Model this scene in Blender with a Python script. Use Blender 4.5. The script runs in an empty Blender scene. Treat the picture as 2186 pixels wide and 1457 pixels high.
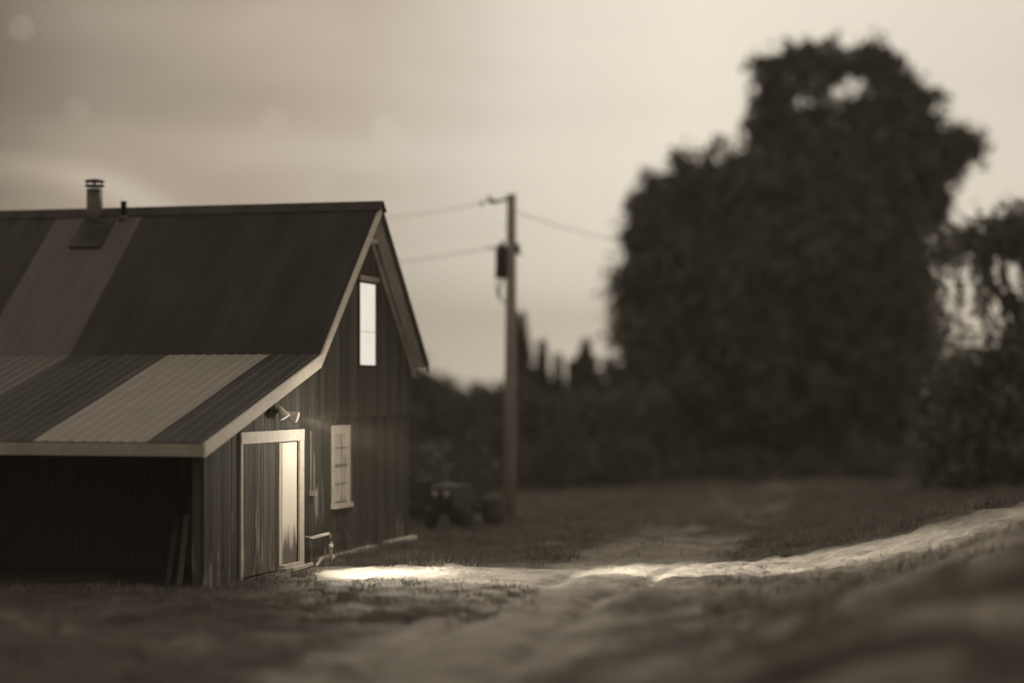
import bpy, math, random
import numpy as np
from mathutils import Vector, Matrix
random.seed(7)
RNG = np.random.default_rng(11)
C = bpy.context.scene.collection
R = math.radians
# ------------------------------------------------------------------ camera
F, CX, HY, EYE = 4400.0, 1093.0, 830.0, 2.5          # focal length and horizon of the photograph, in its own pixels
cam = bpy.data.cameras.new('camera'); cam_o = bpy.data.objects.new('camera', cam); C.objects.link(cam_o)
cam_o.location = (0, 0, EYE); cam_o.rotation_euler = (R(90), 0, 0)
cam.sensor_width = 36; cam.lens = 36 * F / 2186; cam.shift_y = (HY - 728.5) / 2186
cam.clip_start = .3; cam.clip_end = 3000
cam.dof.use_dof = True; cam.dof.focus_distance = 28.4
cam.dof.aperture_fstop = cam.lens / 1000 / .36
S = bpy.context.scene; S.camera = cam_o
S.view_settings.view_transform = 'Standard'; S.view_settings.look = 'None'
S.view_settings.exposure = 0; S.view_settings.gamma = 1
# ------------------------------------------------------------------ world: bright, thinly clouded night sky
SUN_AZ, SUN_EL = R(38), R(38)                        # clockwise from +Y
w = bpy.data.worlds.new('World'); S.world = w; w.use_nodes = True
nt = w.node_tree; nt.nodes.clear()
class NT:
    def __init__(s, t): s.t = t
    def n(s, ty, ins=None, **kw):
        x = s.t.nodes.new(ty)
        for k, v in kw.items(): setattr(x, k, v)
        for k, v in (ins or {}).items():
            if isinstance(v, bpy.types.NodeSocket): s.t.links.new(v, x.inputs[k])
            else: x.inputs[k].default_value = v
        return x
    def m(s, op, a, b=0.0, c=None, clamp=False):
        i = {0: a, 1: b}
        if c is not None: i[2] = c
        return s.n('ShaderNodeMath', i, operation=op, use_clamp=clamp).outputs[0]
    def ramp(s, f, stops, interp='LINEAR'):
        r = s.n('ShaderNodeValToRGB', {0: f}); cr = r.color_ramp; cr.interpolation = interp
        while len(cr.elements) < len(stops): cr.elements.new(.5)
        for e, (p, v) in zip(cr.elements, stops):
            e.position = p; e.color = (v, v, v, 1) if not isinstance(v, tuple) else (*v, 1)
        return r.outputs[0]
    def mixc(s, f, a, b, mode='MIX'):
        x = s.n('ShaderNodeMix', data_type='RGBA', blend_type=mode)
        for k, v in ((0, f), (6, a), (7, b)):
            if isinstance(v, bpy.types.NodeSocket): s.t.links.new(v, x.inputs[k])
            else: x.inputs[k].default_value = v
        return x.outputs[2]
W = NT(nt)
tc = W.n('ShaderNodeTexCoord').outputs['Generated']
xyz = W.n('ShaderNodeSeparateXYZ', {0: tc})
dx, dy, dz = xyz.outputs
az = W.m('ARCTAN2', dx, dy)                          # 0 straight ahead, + right
rad = W.ramp(W.m('MULTIPLY_ADD', az, .5, .5, clamp=True),
   [(0, .32), (.25, .25), (.375, .145), (.40, .32), (.46, .57), (.51, .86), (.545, .97), (.61, .84), (.75, .55), (1, .32)])
# ramp position = az/2 + .5: the frame spans .375 .. .625
elv = W.ramp(W.m('MULTIPLY', dz, 2.5, clamp=True), [(0, 1.75), (.10, 1.42), (.2, 1.20), (.33, 1.03), (.5, 1.04), (.8, 1.25), (1, 1.3)])
st = W.n('ShaderNodeMapping', {0: tc, 'Scale': (3.0, 3.0, 17.0), 'Rotation': (0, R(-7), 0)}).outputs[0]
n1 = W.n('ShaderNodeTexNoise', {'Vector': st, 'Scale': 2.2, 'Detail': 5.0, 'Roughness': .5, 'Distortion': .7}).outputs[0]
n2 = W.n('ShaderNodeTexNoise', {'Vector': st, 'Scale': .8, 'Detail': 3.0, 'Distortion': 1.0}).outputs[0]
cl = W.m('ADD', W.m('MULTIPLY', W.m('SUBTRACT', n1, .5), .55), W.m('MULTIPLY', W.m('SUBTRACT', n2, .5), .8))
amp = W.ramp(W.m('MULTIPLY_ADD', az, .5, .5, clamp=True), [(0, .8), (.375, 1.3), (.47, .6), (.52, .22), (.6, .12), (1, .5)])
cl = W.m('MULTIPLY_ADD', cl, amp, 1.0)
arc = W.m('SUBTRACT', dz, W.m('SUBTRACT', .108, W.m('MULTIPLY', W.m('POWER', W.m('ADD', az, .25), 2.0), 3.3)))
arc = W.m('ADD', arc, W.m('MULTIPLY', W.m('SUBTRACT', n2, .5), .03))
arcm = W.ramp(W.m('MULTIPLY_ADD', arc, 9.0, .5, clamp=True), [(0, 0.0), (.38, .35), (.5, 1.0), (.58, .25), (.75, 0)], 'EASE')
arcf = W.ramp(W.m('MULTIPLY_ADD', az, .5, .5, clamp=True), [(.30, 0), (.37, .7), (.40, 1.0), (.455, 0)])
cl = W.m('ADD', cl, W.m('MULTIPLY', W.m('MULTIPLY', arcm, arcf), .95))
val = W.m('MULTIPLY', W.m('MULTIPLY', rad, elv), cl)
sky = W.n('ShaderNodeTexSky', sky_type='NISHITA', sun_disc=False, sun_elevation=SUN_EL, sun_rotation=SUN_AZ)
bw = W.n('ShaderNodeRGBToBW', {0: sky.outputs[0]}).outputs[0]
val = W.m('ADD', val, W.m('MULTIPLY', bw, .004))
tint = W.ramp(val, [(0, (1, .85, .68)), (.3, (1, .85, .68)), (.55, (1, .845, .68)), (.72, (1, .88, .73)), (.9, (1, .92, .78))])
colr = W.n('ShaderNodeVectorMath', {0: tint}, operation='SCALE'); nt.links.new(val, colr.inputs['Scale'])
bg = W.n('ShaderNodeBackground', {0: colr.outputs[0], 1: 1.0})
W.n('ShaderNodeOutputWorld', {0: bg.outputs[0]})
# ------------------------------------------------------------------ moon (the one sun lamp)
sl = bpy.data.lights.new('moon', 'SUN'); sl.energy = .35; sl.angle = R(8); sl.color = (1, .9, .74)
so = bpy.data.objects.new('moon', sl); C.objects.link(so)
sd = Vector((math.sin(SUN_AZ) * math.cos(SUN_EL), math.cos(SUN_AZ) * math.cos(SUN_EL), math.sin(SUN_EL)))
so.rotation_euler = sd.to_track_quat('Z', 'Y').to_euler(); so.location = (0, 0, 30)

# ------------------------------------------------------------------ materials
def grey(v): return (v, v * .925, v * .82, 1)
def mat(name, v=.1, rough=.8, metal=0.0, var=.3, scale=6.0, stretch=(1, 1, 1), bump=0.0, bscale=30.0, spec=.3, v2=None, coord='Object'):
    m = bpy.data.materials.new(name); m.use_nodes = True; t = NT(m.node_tree); t.t.nodes.clear()
    co = t.n('ShaderNodeTexCoord').outputs[coord]
    mp = t.n('ShaderNodeMapping', {0: co, 'Scale': stretch}).outputs[0]
    a = t.n('ShaderNodeTexNoise', {'Vector': mp, 'Scale': scale, 'Detail': 6.0, 'Roughness': .62}).outputs[0]
    lo, hi = (v * (1 - var), v * (1 + var)) if v2 is None else (v, v2)
    c = t.ramp(a, [(.3, grey(lo)[:3]), (.7, grey(hi)[:3])])
    p = t.n('ShaderNodeBsdfPrincipled', {'Base Color': c, 'Roughness': rough, 'Metallic': metal, 'Specular IOR Level': spec})
    if bump:
        b = t.n('ShaderNodeTexNoise', {'Vector': mp, 'Scale': bscale, 'Detail': 5.0}).outputs[0]
        bb = t.n('ShaderNodeBump', {'Height': b, 'Strength': 1.0, 'Distance': bump})
        t.t.links.new(bb.outputs[0], p.inputs['Normal'])
    t.n('ShaderNodeOutputMaterial', {0: p.outputs[0]})
    return m
def emis(name, v, st):
    m = bpy.data.materials.new(name); m.use_nodes = True; t = NT(m.node_tree); t.t.nodes.clear()
    e = t.n('ShaderNodeEmission', {0: v, 1: st}); t.n('ShaderNodeOutputMaterial', {0: e.outputs[0]}); return m
def siding(name, base, worn, amount):
    """vertical boards: each its own tone, streaks down the grain, pale paint wear"""
    m = bpy.data.materials.new(name); m.use_nodes = True; t = NT(m.node_tree); t.t.nodes.clear()
    co = t.n('ShaderNodeTexCoord').outputs['Object']
    sx = t.n('ShaderNodeSeparateXYZ', {0: co})
    cell = t.m('FLOOR', t.m('DIVIDE', t.m('ADD', sx.outputs[0], sx.outputs[1]), .125))
    wn = t.n('ShaderNodeTexWhiteNoise', {'W': cell}, noise_dimensions='1D').outputs['Value']
    gp = t.n('ShaderNodeMapping', {0: co, 'Scale': (26, 26, .8)}).outputs[0]
    g = t.n('ShaderNodeTexNoise', {'Vector': gp, 'Scale': 1.0, 'Detail': 7.0, 'Roughness': .65}).outputs[0]
    wp = t.n('ShaderNodeMapping', {0: co, 'Scale': (7, 7, 1.3)}).outputs[0]
    wv = t.n('ShaderNodeTexNoise', {'Vector': wp, 'Scale': 1.0, 'Detail': 5.0, 'Roughness': .7}).outputs[0]
    low = t.n('ShaderNodeMapRange', {'Value': sx.outputs[2], 1: 1.3, 2: 0.0, 3: 0.0, 4: .12}).outputs[0]   # splash-back wear along the foot of the wall
    mask = t.n('ShaderNodeMapRange', {'Value': t.m('ADD', t.m('ADD', wv, low), t.m('MULTIPLY', g, .25)), 1: .86 - amount, 2: .98 - amount}).outputs[0]
    v = t.m('MULTIPLY', t.m('ADD', .45, t.m('MULTIPLY', wn, .7)), t.m('ADD', .55, t.m('MULTIPLY', g, .9)))
    cb = t.n('ShaderNodeVectorMath', {0: (base, base * .93, base * .8)}, operation='SCALE'); t.t.links.new(v, cb.inputs['Scale'])
    cc = t.mixc(mask, cb.outputs[0], grey(worn))
    p = t.n('ShaderNodeBsdfPrincipled', {'Base Color': cc, 'Roughness': .75, 'Specular IOR Level': .25})
    bb = t.n('ShaderNodeBump', {'Height': g, 'Strength': .8, 'Distance': .01}); t.t.links.new(bb.outputs[0], p.inputs['Normal'])
    t.n('ShaderNodeOutputMaterial', {0: p.outputs[0]}); return m
M = {
 'siding': siding('barn_siding', .07, .26, .10),
 'door': siding('door_boards', .10, .28, .12),
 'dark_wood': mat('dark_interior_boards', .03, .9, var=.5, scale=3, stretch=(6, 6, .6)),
 'trim': mat('weathered_white_paint', .56, .6, var=.12, scale=5, stretch=(2, 2, 2), bump=.003),
 'trim_grey': mat('grey_paint', .30, .7, var=.2, scale=4, bump=.003),
 'soffit': mat('soffit_boards', .33, .7, var=.3, scale=3, stretch=(1, 4, 1)),
 'roof_dark': mat('dark_metal_roofing', .034, .5, .0, var=.55, scale=1.2, stretch=(.4, 3.4, .4), spec=.12),
 'roof_main': mat('blackened_metal_roofing', .026, .6, .0, var=.5, scale=.9, stretch=(.5, 2.6, .5), spec=.15),
 'roof_mid': mat('grey_metal_roofing', .072, .5, .0, var=.18, scale=1.5, stretch=(.5, 4, .5), spec=.35),
 'roof_light': mat('pale_metal_roofing', .22, .55, .0, var=.14, scale=2.5, stretch=(.6, 5, .6), spec=.35),
 'steel': mat('stove_pipe_steel', .09, .4, .6, var=.25, scale=4, stretch=(3, 3, .5)),
 'dark_metal': mat('dark_flashing', .035, .5, .3, var=.3),
 'pane': mat('dim_window_pane', .58, .18, var=.25, scale=3, spec=.6),
 'curtain': mat('window_curtain', .55, .8, var=.2, scale=14, stretch=(8, 1, .5)),
 'glow': emis('lit_window', (1, .93, .79, 1), .84),

 'bulb': emis('lit_bulb', (1, .92, .78, 1), .95),
 'lamp': mat('pale_lamp_housing', .8, .4, var=.1),
 'concrete': mat('pale_concrete', .8, .85, var=.2, scale=8, bump=.01),
 'plank': mat('grey_plank', .22, .8, var=.3, scale=4, stretch=(6, 6, .6)),
 'plank_dim': mat('old_dark_plank', .10, .8, var=.3, scale=4, stretch=(6, 6, .6)),
 'white_plank': mat('pale_plank', .5, .7, var=.25, scale=6),
 'pole': mat('utility_pole_wood', .26, .85, var=.25, scale=4, stretch=(5, 5, .4), bump=.01),
 'black': mat('black_metal', .03, .5, .2, var=.3),
 'wire': mat('cable', .03, .6, var=.1),
 'insul': mat('insulator', .12, .3, var=.1),
 'bark': mat('bark', .05, .9, var=.4, scale=5, stretch=(3, 3, .5), bump=.03),
 'leaf': mat('broadleaf_foliage', .11, .75, var=.2, scale=.9, spec=.25),
 'leaf2': mat('willow_foliage', .12, .65, var=.4, scale=.9, spec=.25),
 'needle': mat('spruce_needles', .09, .7, var=.4, scale=2, spec=.2),
 'bush': mat('thicket_foliage', .11, .7, var=.5, scale=1.0, spec=.2),
 'grass': mat('grass_blades', .16, .6, var=.5, scale=1.6, spec=.3),
 'hill': mat('far_hill', .12, .9, var=.3, scale=.05),
 'rubber': mat('tyre_rubber', .02, .8, var=.2),
 'paint': mat('tractor_paint', .025, .6, var=.2, spec=.5),
 'lens': mat('headlight_lens', .4, .15, var=.1, spec=.6),
}
for k in ('leaf', 'leaf2', 'needle', 'bush'):                # foliage a touch greener than the grey-brown wood
    for n in M[k].node_tree.nodes:
        if n.type == 'VALTORGB':
            for e in n.color_ramp.elements: v = e.color[0]; e.color = (v * .95, v * .93, v * .82, 1)
# white inner door: clean above, dirty and scuffed at the foot
def dirty_door():
    m = bpy.data.materials.new('scuffed_white_door'); m.use_nodes = True; t = NT(m.node_tree); t.t.nodes.clear()
    co = t.n('ShaderNodeTexCoord').outputs['Object']; sx = t.n('ShaderNodeSeparateXYZ', {0: co})
    mp = t.n('ShaderNodeMapping', {0: co, 'Scale': (9, 9, 1.6)}).outputs[0]
    n = t.n('ShaderNodeTexNoise', {'Vector': mp, 'Scale': 1.4, 'Detail': 8.0, 'Roughness': .7}).outputs[0]
    h = t.n('ShaderNodeMapRange', {'Value': sx.outputs[2], 1: 1.05, 2: .25, 3: -.45, 4: .28}).outputs[0]
    k = t.n('ShaderNodeMapRange', {'Value': t.m('ADD', n, h), 1: .42, 2: .74}).outputs[0]
    c = t.mixc(k, grey(.78), grey(.13))
    p = t.n('ShaderNodeBsdfPrincipled', {'Base Color': c, 'Roughness': .6})
    t.n('ShaderNodeOutputMaterial', {0: p.outputs[0]}); return m
M['dirty'] = dirty_door()
t = NT(M['glow'].node_tree); e_ = [n for n in t.t.nodes if n.type == 'EMISSION'][0]      # lamp-lit blind behind the attic panes
mp = t.n('ShaderNodeMapping', {0: t.n('ShaderNodeTexCoord').outputs['Object'], 'Scale': (3, 1, 1.2)}).outputs[0]
nn = t.n('ShaderNodeTexNoise', {'Vector': mp, 'Scale': 1.6, 'Detail': 4.0}).outputs[0]
t.t.links.new(t.ramp(nn, [(.3, (.95, .89, .77)), (.6, (1, .94, .82))]), e_.inputs[0])

# ------------------------------------------------------------------ mesh helpers
class MB:
    def __init__(s): s.v = []; s.f = []
    def box(s, x0, x1, y0, y1, z0, z1):
        b = len(s.v); s.v += [(x, y, z) for z in (z0, z1) for y in (y0, y1) for x in (x0, x1)]
        s.f += [tuple(b + i for i in q) for q in ((0, 2, 3, 1), (4, 5, 7, 6), (0, 1, 5, 4), (2, 6, 7, 3), (0, 4, 6, 2), (1, 3, 7, 5))]
        return s
    def prism(s, poly, y0, y1):
        """poly in (x,z), extruded along y"""
        b = len(s.v); n = len(poly)
        s.v += [(x, y0, z) for x, z in poly] + [(x, y1, z) for x, z in poly]
        s.f += [tuple(b + i for i in range(n)), tuple(b + n + i for i in reversed(range(n)))]
        s.f += [(b + i, b + n + i, b + n + (i + 1) % n, b + (i + 1) % n) for i in range(n)]
        return s
    def tube(s, pts, rad, seg=10, cap=True):
        pts = [Vector(p) for p in pts]; b = len(s.v)
        rs = rad if isinstance(rad, (list, tuple)) else [rad] * len(pts)
        for i, p in enumerate(pts):
            d = (pts[min(i + 1, len(pts) - 1)] - pts[max(i - 1, 0)]).normalized()
            a = d.orthogonal().normalized() if abs(d.z) < .99 else Vector((1, 0, 0)); a = (a - d * a.dot(d)).normalized(); c = d.cross(a)
            for k in range(seg):
                t = 2 * math.pi * k / seg; q = p + (a * math.cos(t) + c * math.sin(t)) * rs[i]; s.v.append(tuple(q))
        for i in range(len(pts) - 1):
            for k in range(seg):
                k2 = (k + 1) % seg; s.f.append((b + i * seg + k, b + i * seg + k2, b + (i + 1) * seg + k2, b + (i + 1) * seg + k))
        if cap:
            s.f.append(tuple(b + k for k in reversed(range(seg)))); s.f.append(tuple(b + (len(pts) - 1) * seg + k for k in range(seg)))
        return s
    def lathe(s, prof, cx=0, cy=0, cz=0, seg=20):
        b = len(s.v)
        for r, z in prof:
            for k in range(seg):
                t = 2 * math.pi * k / seg; s.v.append((cx + r * math.cos(t), cy + r * math.sin(t), cz + z))
        for i in range(len(prof) - 1):
            for k in range(seg):
                k2 = (k + 1) % seg; s.f.append((b + i * seg + k, b + i * seg + k2, b + (i + 1) * seg + k2, b + (i + 1) * seg + k))
        s.f.append(tuple(b + k for k in reversed(range(seg)))); s.f.append(tuple(b + (len(prof) - 1) * seg + k for k in range(seg)))
        return s
    def xf(s, mtx):
        s.v = [tuple(mtx @ Vector(p)) for p in s.v]; return s
    def build(s, name, m, parent=None, smooth=False):
        me = bpy.data.meshes.new(name); me.from_pydata(s.v, [], s.f); me.update()
        me.materials.append(m)
        if smooth: me.polygons.foreach_set('use_smooth', [True] * len(me.polygons))
        o = bpy.data.objects.new(name, me); C.objects.link(o); o.parent = parent
        return o
def np_mesh(name, v, f, m, parent=None, smooth=False):
    """v (n,3) array, f (k,3 or 4) array"""
    me = bpy.data.meshes.new(name); n, k = f.shape
    me.vertices.add(len(v)); me.vertices.foreach_set('co', np.ascontiguousarray(v, dtype=np.float32).ravel())
    me.loops.add(n * k); me.loops.foreach_set('vertex_index', np.ascontiguousarray(f, dtype=np.int32).ravel())
    me.polygons.add(n); me.polygons.foreach_set('loop_start', np.arange(0, n * k, k, dtype=np.int32))
    me.update(calc_edges=True); me.materials.append(m)
    if smooth: me.polygons.foreach_set('use_smooth', np.ones(n, dtype=bool))
    o = bpy.data.objects.new(name, me); C.objects.link(o); o.parent = parent
    return o
def empty(name, loc, label=None, cat=None, group=None, rz=0):
    o = bpy.data.objects.new(name, None); C.objects.link(o); o.location = loc; o.rotation_euler = (0, 0, rz)
    o.empty_display_size = .2
    return tag(o, label, cat, group)
def tag(o, label=None, cat=None, group=None, kind=None):
    for k, v in (('label', label), ('category', cat), ('group', group), ('kind', kind)):
        if v: o[k] = v
    return o
def px(x, y, Y):
    """point at depth Y seen at photograph pixel x, y"""
    return Vector(((x - CX) / F * Y, Y, EYE - (y - HY) / F * Y))

# ------------------------------------------------------------------ terrain
def sm(t): t = np.clip(t, 0, 1); return t * t * (3 - 2 * t)
def vnoise(x, y, s, seed):
    """cheap smooth value noise"""
    r = np.random.default_rng(seed).random((256, 256)); x = np.asarray(x) / s + 1000; y = np.asarray(y) / s + 1000
    xi = np.floor(x).astype(int); yi = np.floor(y).astype(int); fx = x - xi; fy = y - yi
    fx = fx * fx * (3 - 2 * fx); fy = fy * fy * (3 - 2 * fy)
    g = lambda a, b: r[a % 256, b % 256]
    return (g(xi, yi) * (1 - fx) + g(xi + 1, yi) * fx) * (1 - fy) + (g(xi, yi + 1) * (1 - fx) + g(xi + 1, yi + 1) * fx) * fy - .5
TH = math.atan(1207 / F); ST, CT = math.sin(TH), math.cos(TH)
P0 = Vector(((430 - CX) / F * 25.88, 25.88, 0))
def l2w(u, v, z): return Vector((P0.x + u * ST - v * CT, P0.y + u * CT + v * ST, z))
TRY = np.array([0, 8, 14, 19, 24, 28.5, 33, 42, 60, 90, 2000.]); TRX = np.array([-3, -2.4, -1.5, -.6, .5, 1.6, 2.6, 4.6, 8, 14, 400.])
def sdist(x, y): return x - np.interp(y, TRY, TRX)
def height(x, y):
    x = np.asarray(x, float); y = np.asarray(y, float)
    bank = 1.05 * sm((x - 2.9 - .03 * (y - 28)) / 6.5) * sm((y - 19) / 6) * (1 - .75 * sm((y - 29) / 9))
    mound = .95 * sm((x - .2) / 4.2) * np.exp(-((y - 17.5) / 4.6) ** 2)
    camr = .9 * sm((19 - y) / 16)
    swell = .12 * sm((x + 1.4) / 2.5) * np.exp(-((y - 24) / 2.2) ** 2)
    far = .5 * sm((y - 60) / 60)
    u = (x - P0.x) * ST + (y - P0.y) * CT; v = -(x - P0.x) * CT + (y - P0.y) * ST
    nearb = sm((np.maximum(np.maximum(-u - 0.3, u - 8.6), -v - .5)) / 1.5)        # stays level under and just round the barn
    rough = .16 * vnoise(x, y, 1.3, 12) * sm((x + 1) / 3) * sm((26 - y) / 4) + .34 * vnoise(x, y, 2.3, 1) * sm((x + 2) / 4) + .14 * vnoise(x, y, .8, 2) + .09 * vnoise(x, y, .3, 3) + (.06 * vnoise(x, y, .14, 13) + .035 * vnoise(x, y, .07, 19)) * (y < 36)
    rough = rough * (1 - .7 * sm((x + 1) / 2) * np.exp(-((y - 28.5) / 2.2) ** 2)) + (.05 * vnoise(x, y, .2, 31) + .03 * vnoise(x, y, .1, 32)) * (np.abs(y - 28) < 3)
    rough = rough * (.35 + .65 * sm((np.abs(x) ) / 4))
    rut = np.zeros_like(x)
    for o in (-.62, .62):
        rut -= .07 * np.exp(-((sdist(x, y) - o - .12 * vnoise(y, y * 0, 2.1, 14)) / .17) ** 2)
    rut *= sm((30 - y) / 3) + .6 * (y >= 30)
    return (rut + bank + mound + camr + swell + far) + rough * (.08 + .92 * nearb) * np.where(y > 60, .3, 1)
def warp(t, lim, p): return np.sign(t) * np.abs(t) ** p * lim
nx, ny = 420, 520
gx = warp(np.linspace(-1, 1, nx), 900, 4.2); gy = 3 + 1500 * np.linspace(0, 1, ny) ** 5.2 * 1.0
gy = np.unique(np.concatenate([np.linspace(2, 23, 200), np.linspace(23, 30, 190), np.linspace(30, 36, 60), 36 + 1500 * np.linspace(0, 1, 170) ** 3.0]))
gx = np.unique(np.concatenate([np.linspace(-9, -5, 50), np.linspace(-5, 4, 230), np.linspace(4, 11, 90), -9 - 900 * np.linspace(0, 1, 50) ** 3, 11 + 900 * np.linspace(0, 1, 50) ** 3]))
nx, ny = len(gx), len(gy)
X, Y = np.meshgrid(gx, gy, indexing='ij'); Z = height(X, Y)
idx = np.arange(nx * ny).reshape(nx, ny)
quads = np.stack([idx[:-1, :-1], idx[1:, :-1], idx[1:, 1:], idx[:-1, 1:]], -1).reshape(-1, 4)
gm = bpy.data.materials.new('worn_grass_and_dirt'); gm.use_nodes = True; t = NT(gm.node_tree); t.t.nodes.clear()
at = t.n('ShaderNodeAttribute', attribute_name='track_and_glow').outputs['Fac']
co = t.n('ShaderNodeTexCoord').outputs['Object']
na = t.n('ShaderNodeTexNoise', {'Vector': co, 'Scale': 1.3, 'Detail': 8.0, 'Roughness': .65}).outputs[0]
nb = t.n('ShaderNodeTexNoise', {'Vector': co, 'Scale': 14.0, 'Detail': 6.0, 'Roughness': .7}).outputs[0]
g1 = t.ramp(na, [(.3, grey(.065)[:3]), (.7, grey(.15)[:3])])
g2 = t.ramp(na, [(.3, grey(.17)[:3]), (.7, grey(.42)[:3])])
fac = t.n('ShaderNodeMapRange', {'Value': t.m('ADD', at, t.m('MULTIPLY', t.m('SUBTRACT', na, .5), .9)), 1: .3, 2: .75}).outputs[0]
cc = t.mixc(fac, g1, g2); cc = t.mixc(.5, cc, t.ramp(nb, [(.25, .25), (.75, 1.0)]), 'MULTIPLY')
pp = t.n('ShaderNodeBsdfPrincipled', {'Base Color': cc, 'Roughness': .9, 'Specular IOR Level': .15})
b1 = t.n('ShaderNodeBump', {'Height': nb, 'Strength': 1.0, 'Distance': .05})
t.t.links.new(b1.outputs[0], pp.inputs['Normal'])
t.n('ShaderNodeOutputMaterial', {0: pp.outputs[0]})
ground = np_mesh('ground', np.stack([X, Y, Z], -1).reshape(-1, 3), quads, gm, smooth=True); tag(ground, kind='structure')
TR = np.array([(-1.5, 14), (-.6, 19), (.5, 24), (1.6, 28.5), (2.6, 33), (4.6, 42), (8, 60), (14, 90)], float)
LIT_STRIP = np.array([(-3.0, 28.5), (-1.6, 28.0), (0, 27.6), (2.5, 28), (5, 28.4), (9, 29)], float)  # pale ground laid along the lamp-lit strip, brightening it by colour
def pdist(x, y, P):
    d = np.full(np.shape(x), 1e9)
    for a, b in zip(P[:-1], P[1:]):
        e = b - a; tt = np.clip(((x - a[0]) * e[0] + (y - a[1]) * e[1]) / (e @ e), 0, 1)
        d = np.minimum(d, np.hypot(x - a[0] - tt * e[0], y - a[1] - tt * e[1]))
    return d
def track_and_glow(x, y):  # dirt track, with lamp spread painted in as paler ground to the right
    a = 1 - sm((pdist(x, y, TR) - .6) / 1.2); b = 1 - sm((pdist(x, y, LIT_STRIP) - .7) / 1.0)
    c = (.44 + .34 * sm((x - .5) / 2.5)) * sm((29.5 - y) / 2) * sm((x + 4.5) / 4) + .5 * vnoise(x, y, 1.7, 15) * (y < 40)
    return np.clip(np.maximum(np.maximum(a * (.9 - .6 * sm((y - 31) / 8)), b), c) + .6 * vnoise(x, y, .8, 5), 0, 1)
att = ground.data.attributes.new('track_and_glow', 'FLOAT', 'POINT'); att.data.foreach_set('value', track_and_glow(X, Y).ravel().astype(np.float32))
# ------------------------------------------------------------------ far hill
hx = np.linspace(-150, 150, 60); hy = np.linspace(240, 520, 30); HX, HYY = np.meshgrid(hx, hy, indexing='ij')
HZ = -1.5 + (8.2 * np.exp(-((HX + 24) / 15) ** 2) + 2.0 * vnoise(HX, HYY, 25, 9) + 1.5) * np.sin(np.clip((HYY - 240) / 280, 0, 1) * math.pi)
hi = np.arange(1800).reshape(60, 30)
hq = np.stack([hi[:-1, :-1], hi[1:, :-1], hi[1:, 1:], hi[:-1, 1:]], -1).reshape(-1, 4)
tag(np_mesh('hill', np.stack([HX, HYY, HZ], -1).reshape(-1, 3), hq, M['hill'], smooth=True), kind='structure')

# ------------------------------------------------------------------ barn (local x = along the gable into depth, y = along the long side, to the left)
barn = empty('barn', P0, 'dark board barn with a striped metal roof, open lean-to bay and lit attic window', 'barn', rz=math.pi / 2 - TH)
UB, UR, UE, UL = 3.45, 6.05, 8.44, -.58
ZB, ZR, ZE, ZL = 2.987, 5.35, 2.93, 1.84
OV, LEN = .28, 11.0
def roof_z(u):
    if u < UB: return ZL + (u - UL) * (ZB - ZL) / (UB - UL)
    if u < UR: return ZB + (u - UB) * (ZR - ZB) / (UR - UB)
    return ZR + (u - UR) * (ZE - ZR) / (UE - UR)
DECK = .09
def boards(rects, width=.125, seed=1, thick=.03, proud=0.0):
    """gable boards: rects = list of (u0,u1,z0,ztop or None) with None = up to the roof"""
    mb = MB(); rr = random.Random(seed)
    for (u0, u1, z0, z1) in rects:
        k = math.floor(u0 / width)
        while k * width < u1 - 1e-6:
            a, b = max(u0, k * width), min(u1, (k + 1) * width); k += 1
            if b - a < .012: continue
            o = rr.uniform(0, .007) + proud; g = .006 if b - a > .05 else .001
            ta = z1 if z1 is not None else roof_z(a + g) - DECK; tb = z1 if z1 is not None else roof_z(b) - DECK
            zz = z0 + (rr.uniform(-.012, .012) if z0 > .3 else 0)
            mb.prism([(a + g, zz), (b, zz), (b, tb), (a + g, ta)], -thick - o, 0)
    return mb
DU0, DU1, DZ = 1.12, 3.39, 1.935           # door trim, outer
WL = (4.57, 5.29, .78, 1.963)              # lower window, outer trim
WU = (5.68, 6.47, 2.84, 4.155)             # attic window
UP0, UPZ = 4.02, 2.07                      # upper boarding stands proud
lower = [(0.0, DU0, 0, None), (DU0, DU1, DZ, None), (DU1, UP0, 0, None),
         (UP0, WL[0], 0, UPZ + .1), (WL[0], WL[1], 0, WL[2]), (WL[0], WL[1], WL[3], UPZ + .1), (WL[1], 8.21, 0, UPZ + .1)]
wall = boards(lower, seed=3).build('wall', M['siding'], barn)
upper = [(UP0, WU[0], UPZ, None), (WU[0], WU[1], UPZ, WU[2]), (WU[0], WU[1], WU[3], None), (WU[1], 8.21, UPZ, None)]
tag(boards(upper, seed=5, proud=.035).build('gable_boards', M['siding'], barn), 'upper boarding that stands proud of the wall below')
# sheathing behind, in pieces round the openings
bk = MB()
bk.prism([(.002, 0), (1.12, 0), (1.12, 2.2), (.002, 1.88)], .002, .03)
for (a, b, z0, z1) in ((1.12, 2.41, 0, 2.3), (2.41, 3.37, 1.9, 2.6), (3.37, 3.45, 0, 2.8),
                       (3.45, 4.6, 0, 2.9), (4.6, 5.26, 0, .8), (4.6, 5.26, 1.95, 2.9), (5.26, 8.2, 0, 2.83),
                       (3.7, 5.70, 2.9, 3.1), (4.3, 5.70, 3.1, 3.65), (5.0, 5.70, 3.65, 4.2), (6.45, 7.9, 2.83, 3.1), (6.45, 7.3, 3.1, 3.9), (5.4, 6.6, 4.2, 4.6)):
    bk.box(a + .002, b, .002, .03, z0, z1)
bk.build('sheathing', M['dark_wood'], barn)
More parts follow.
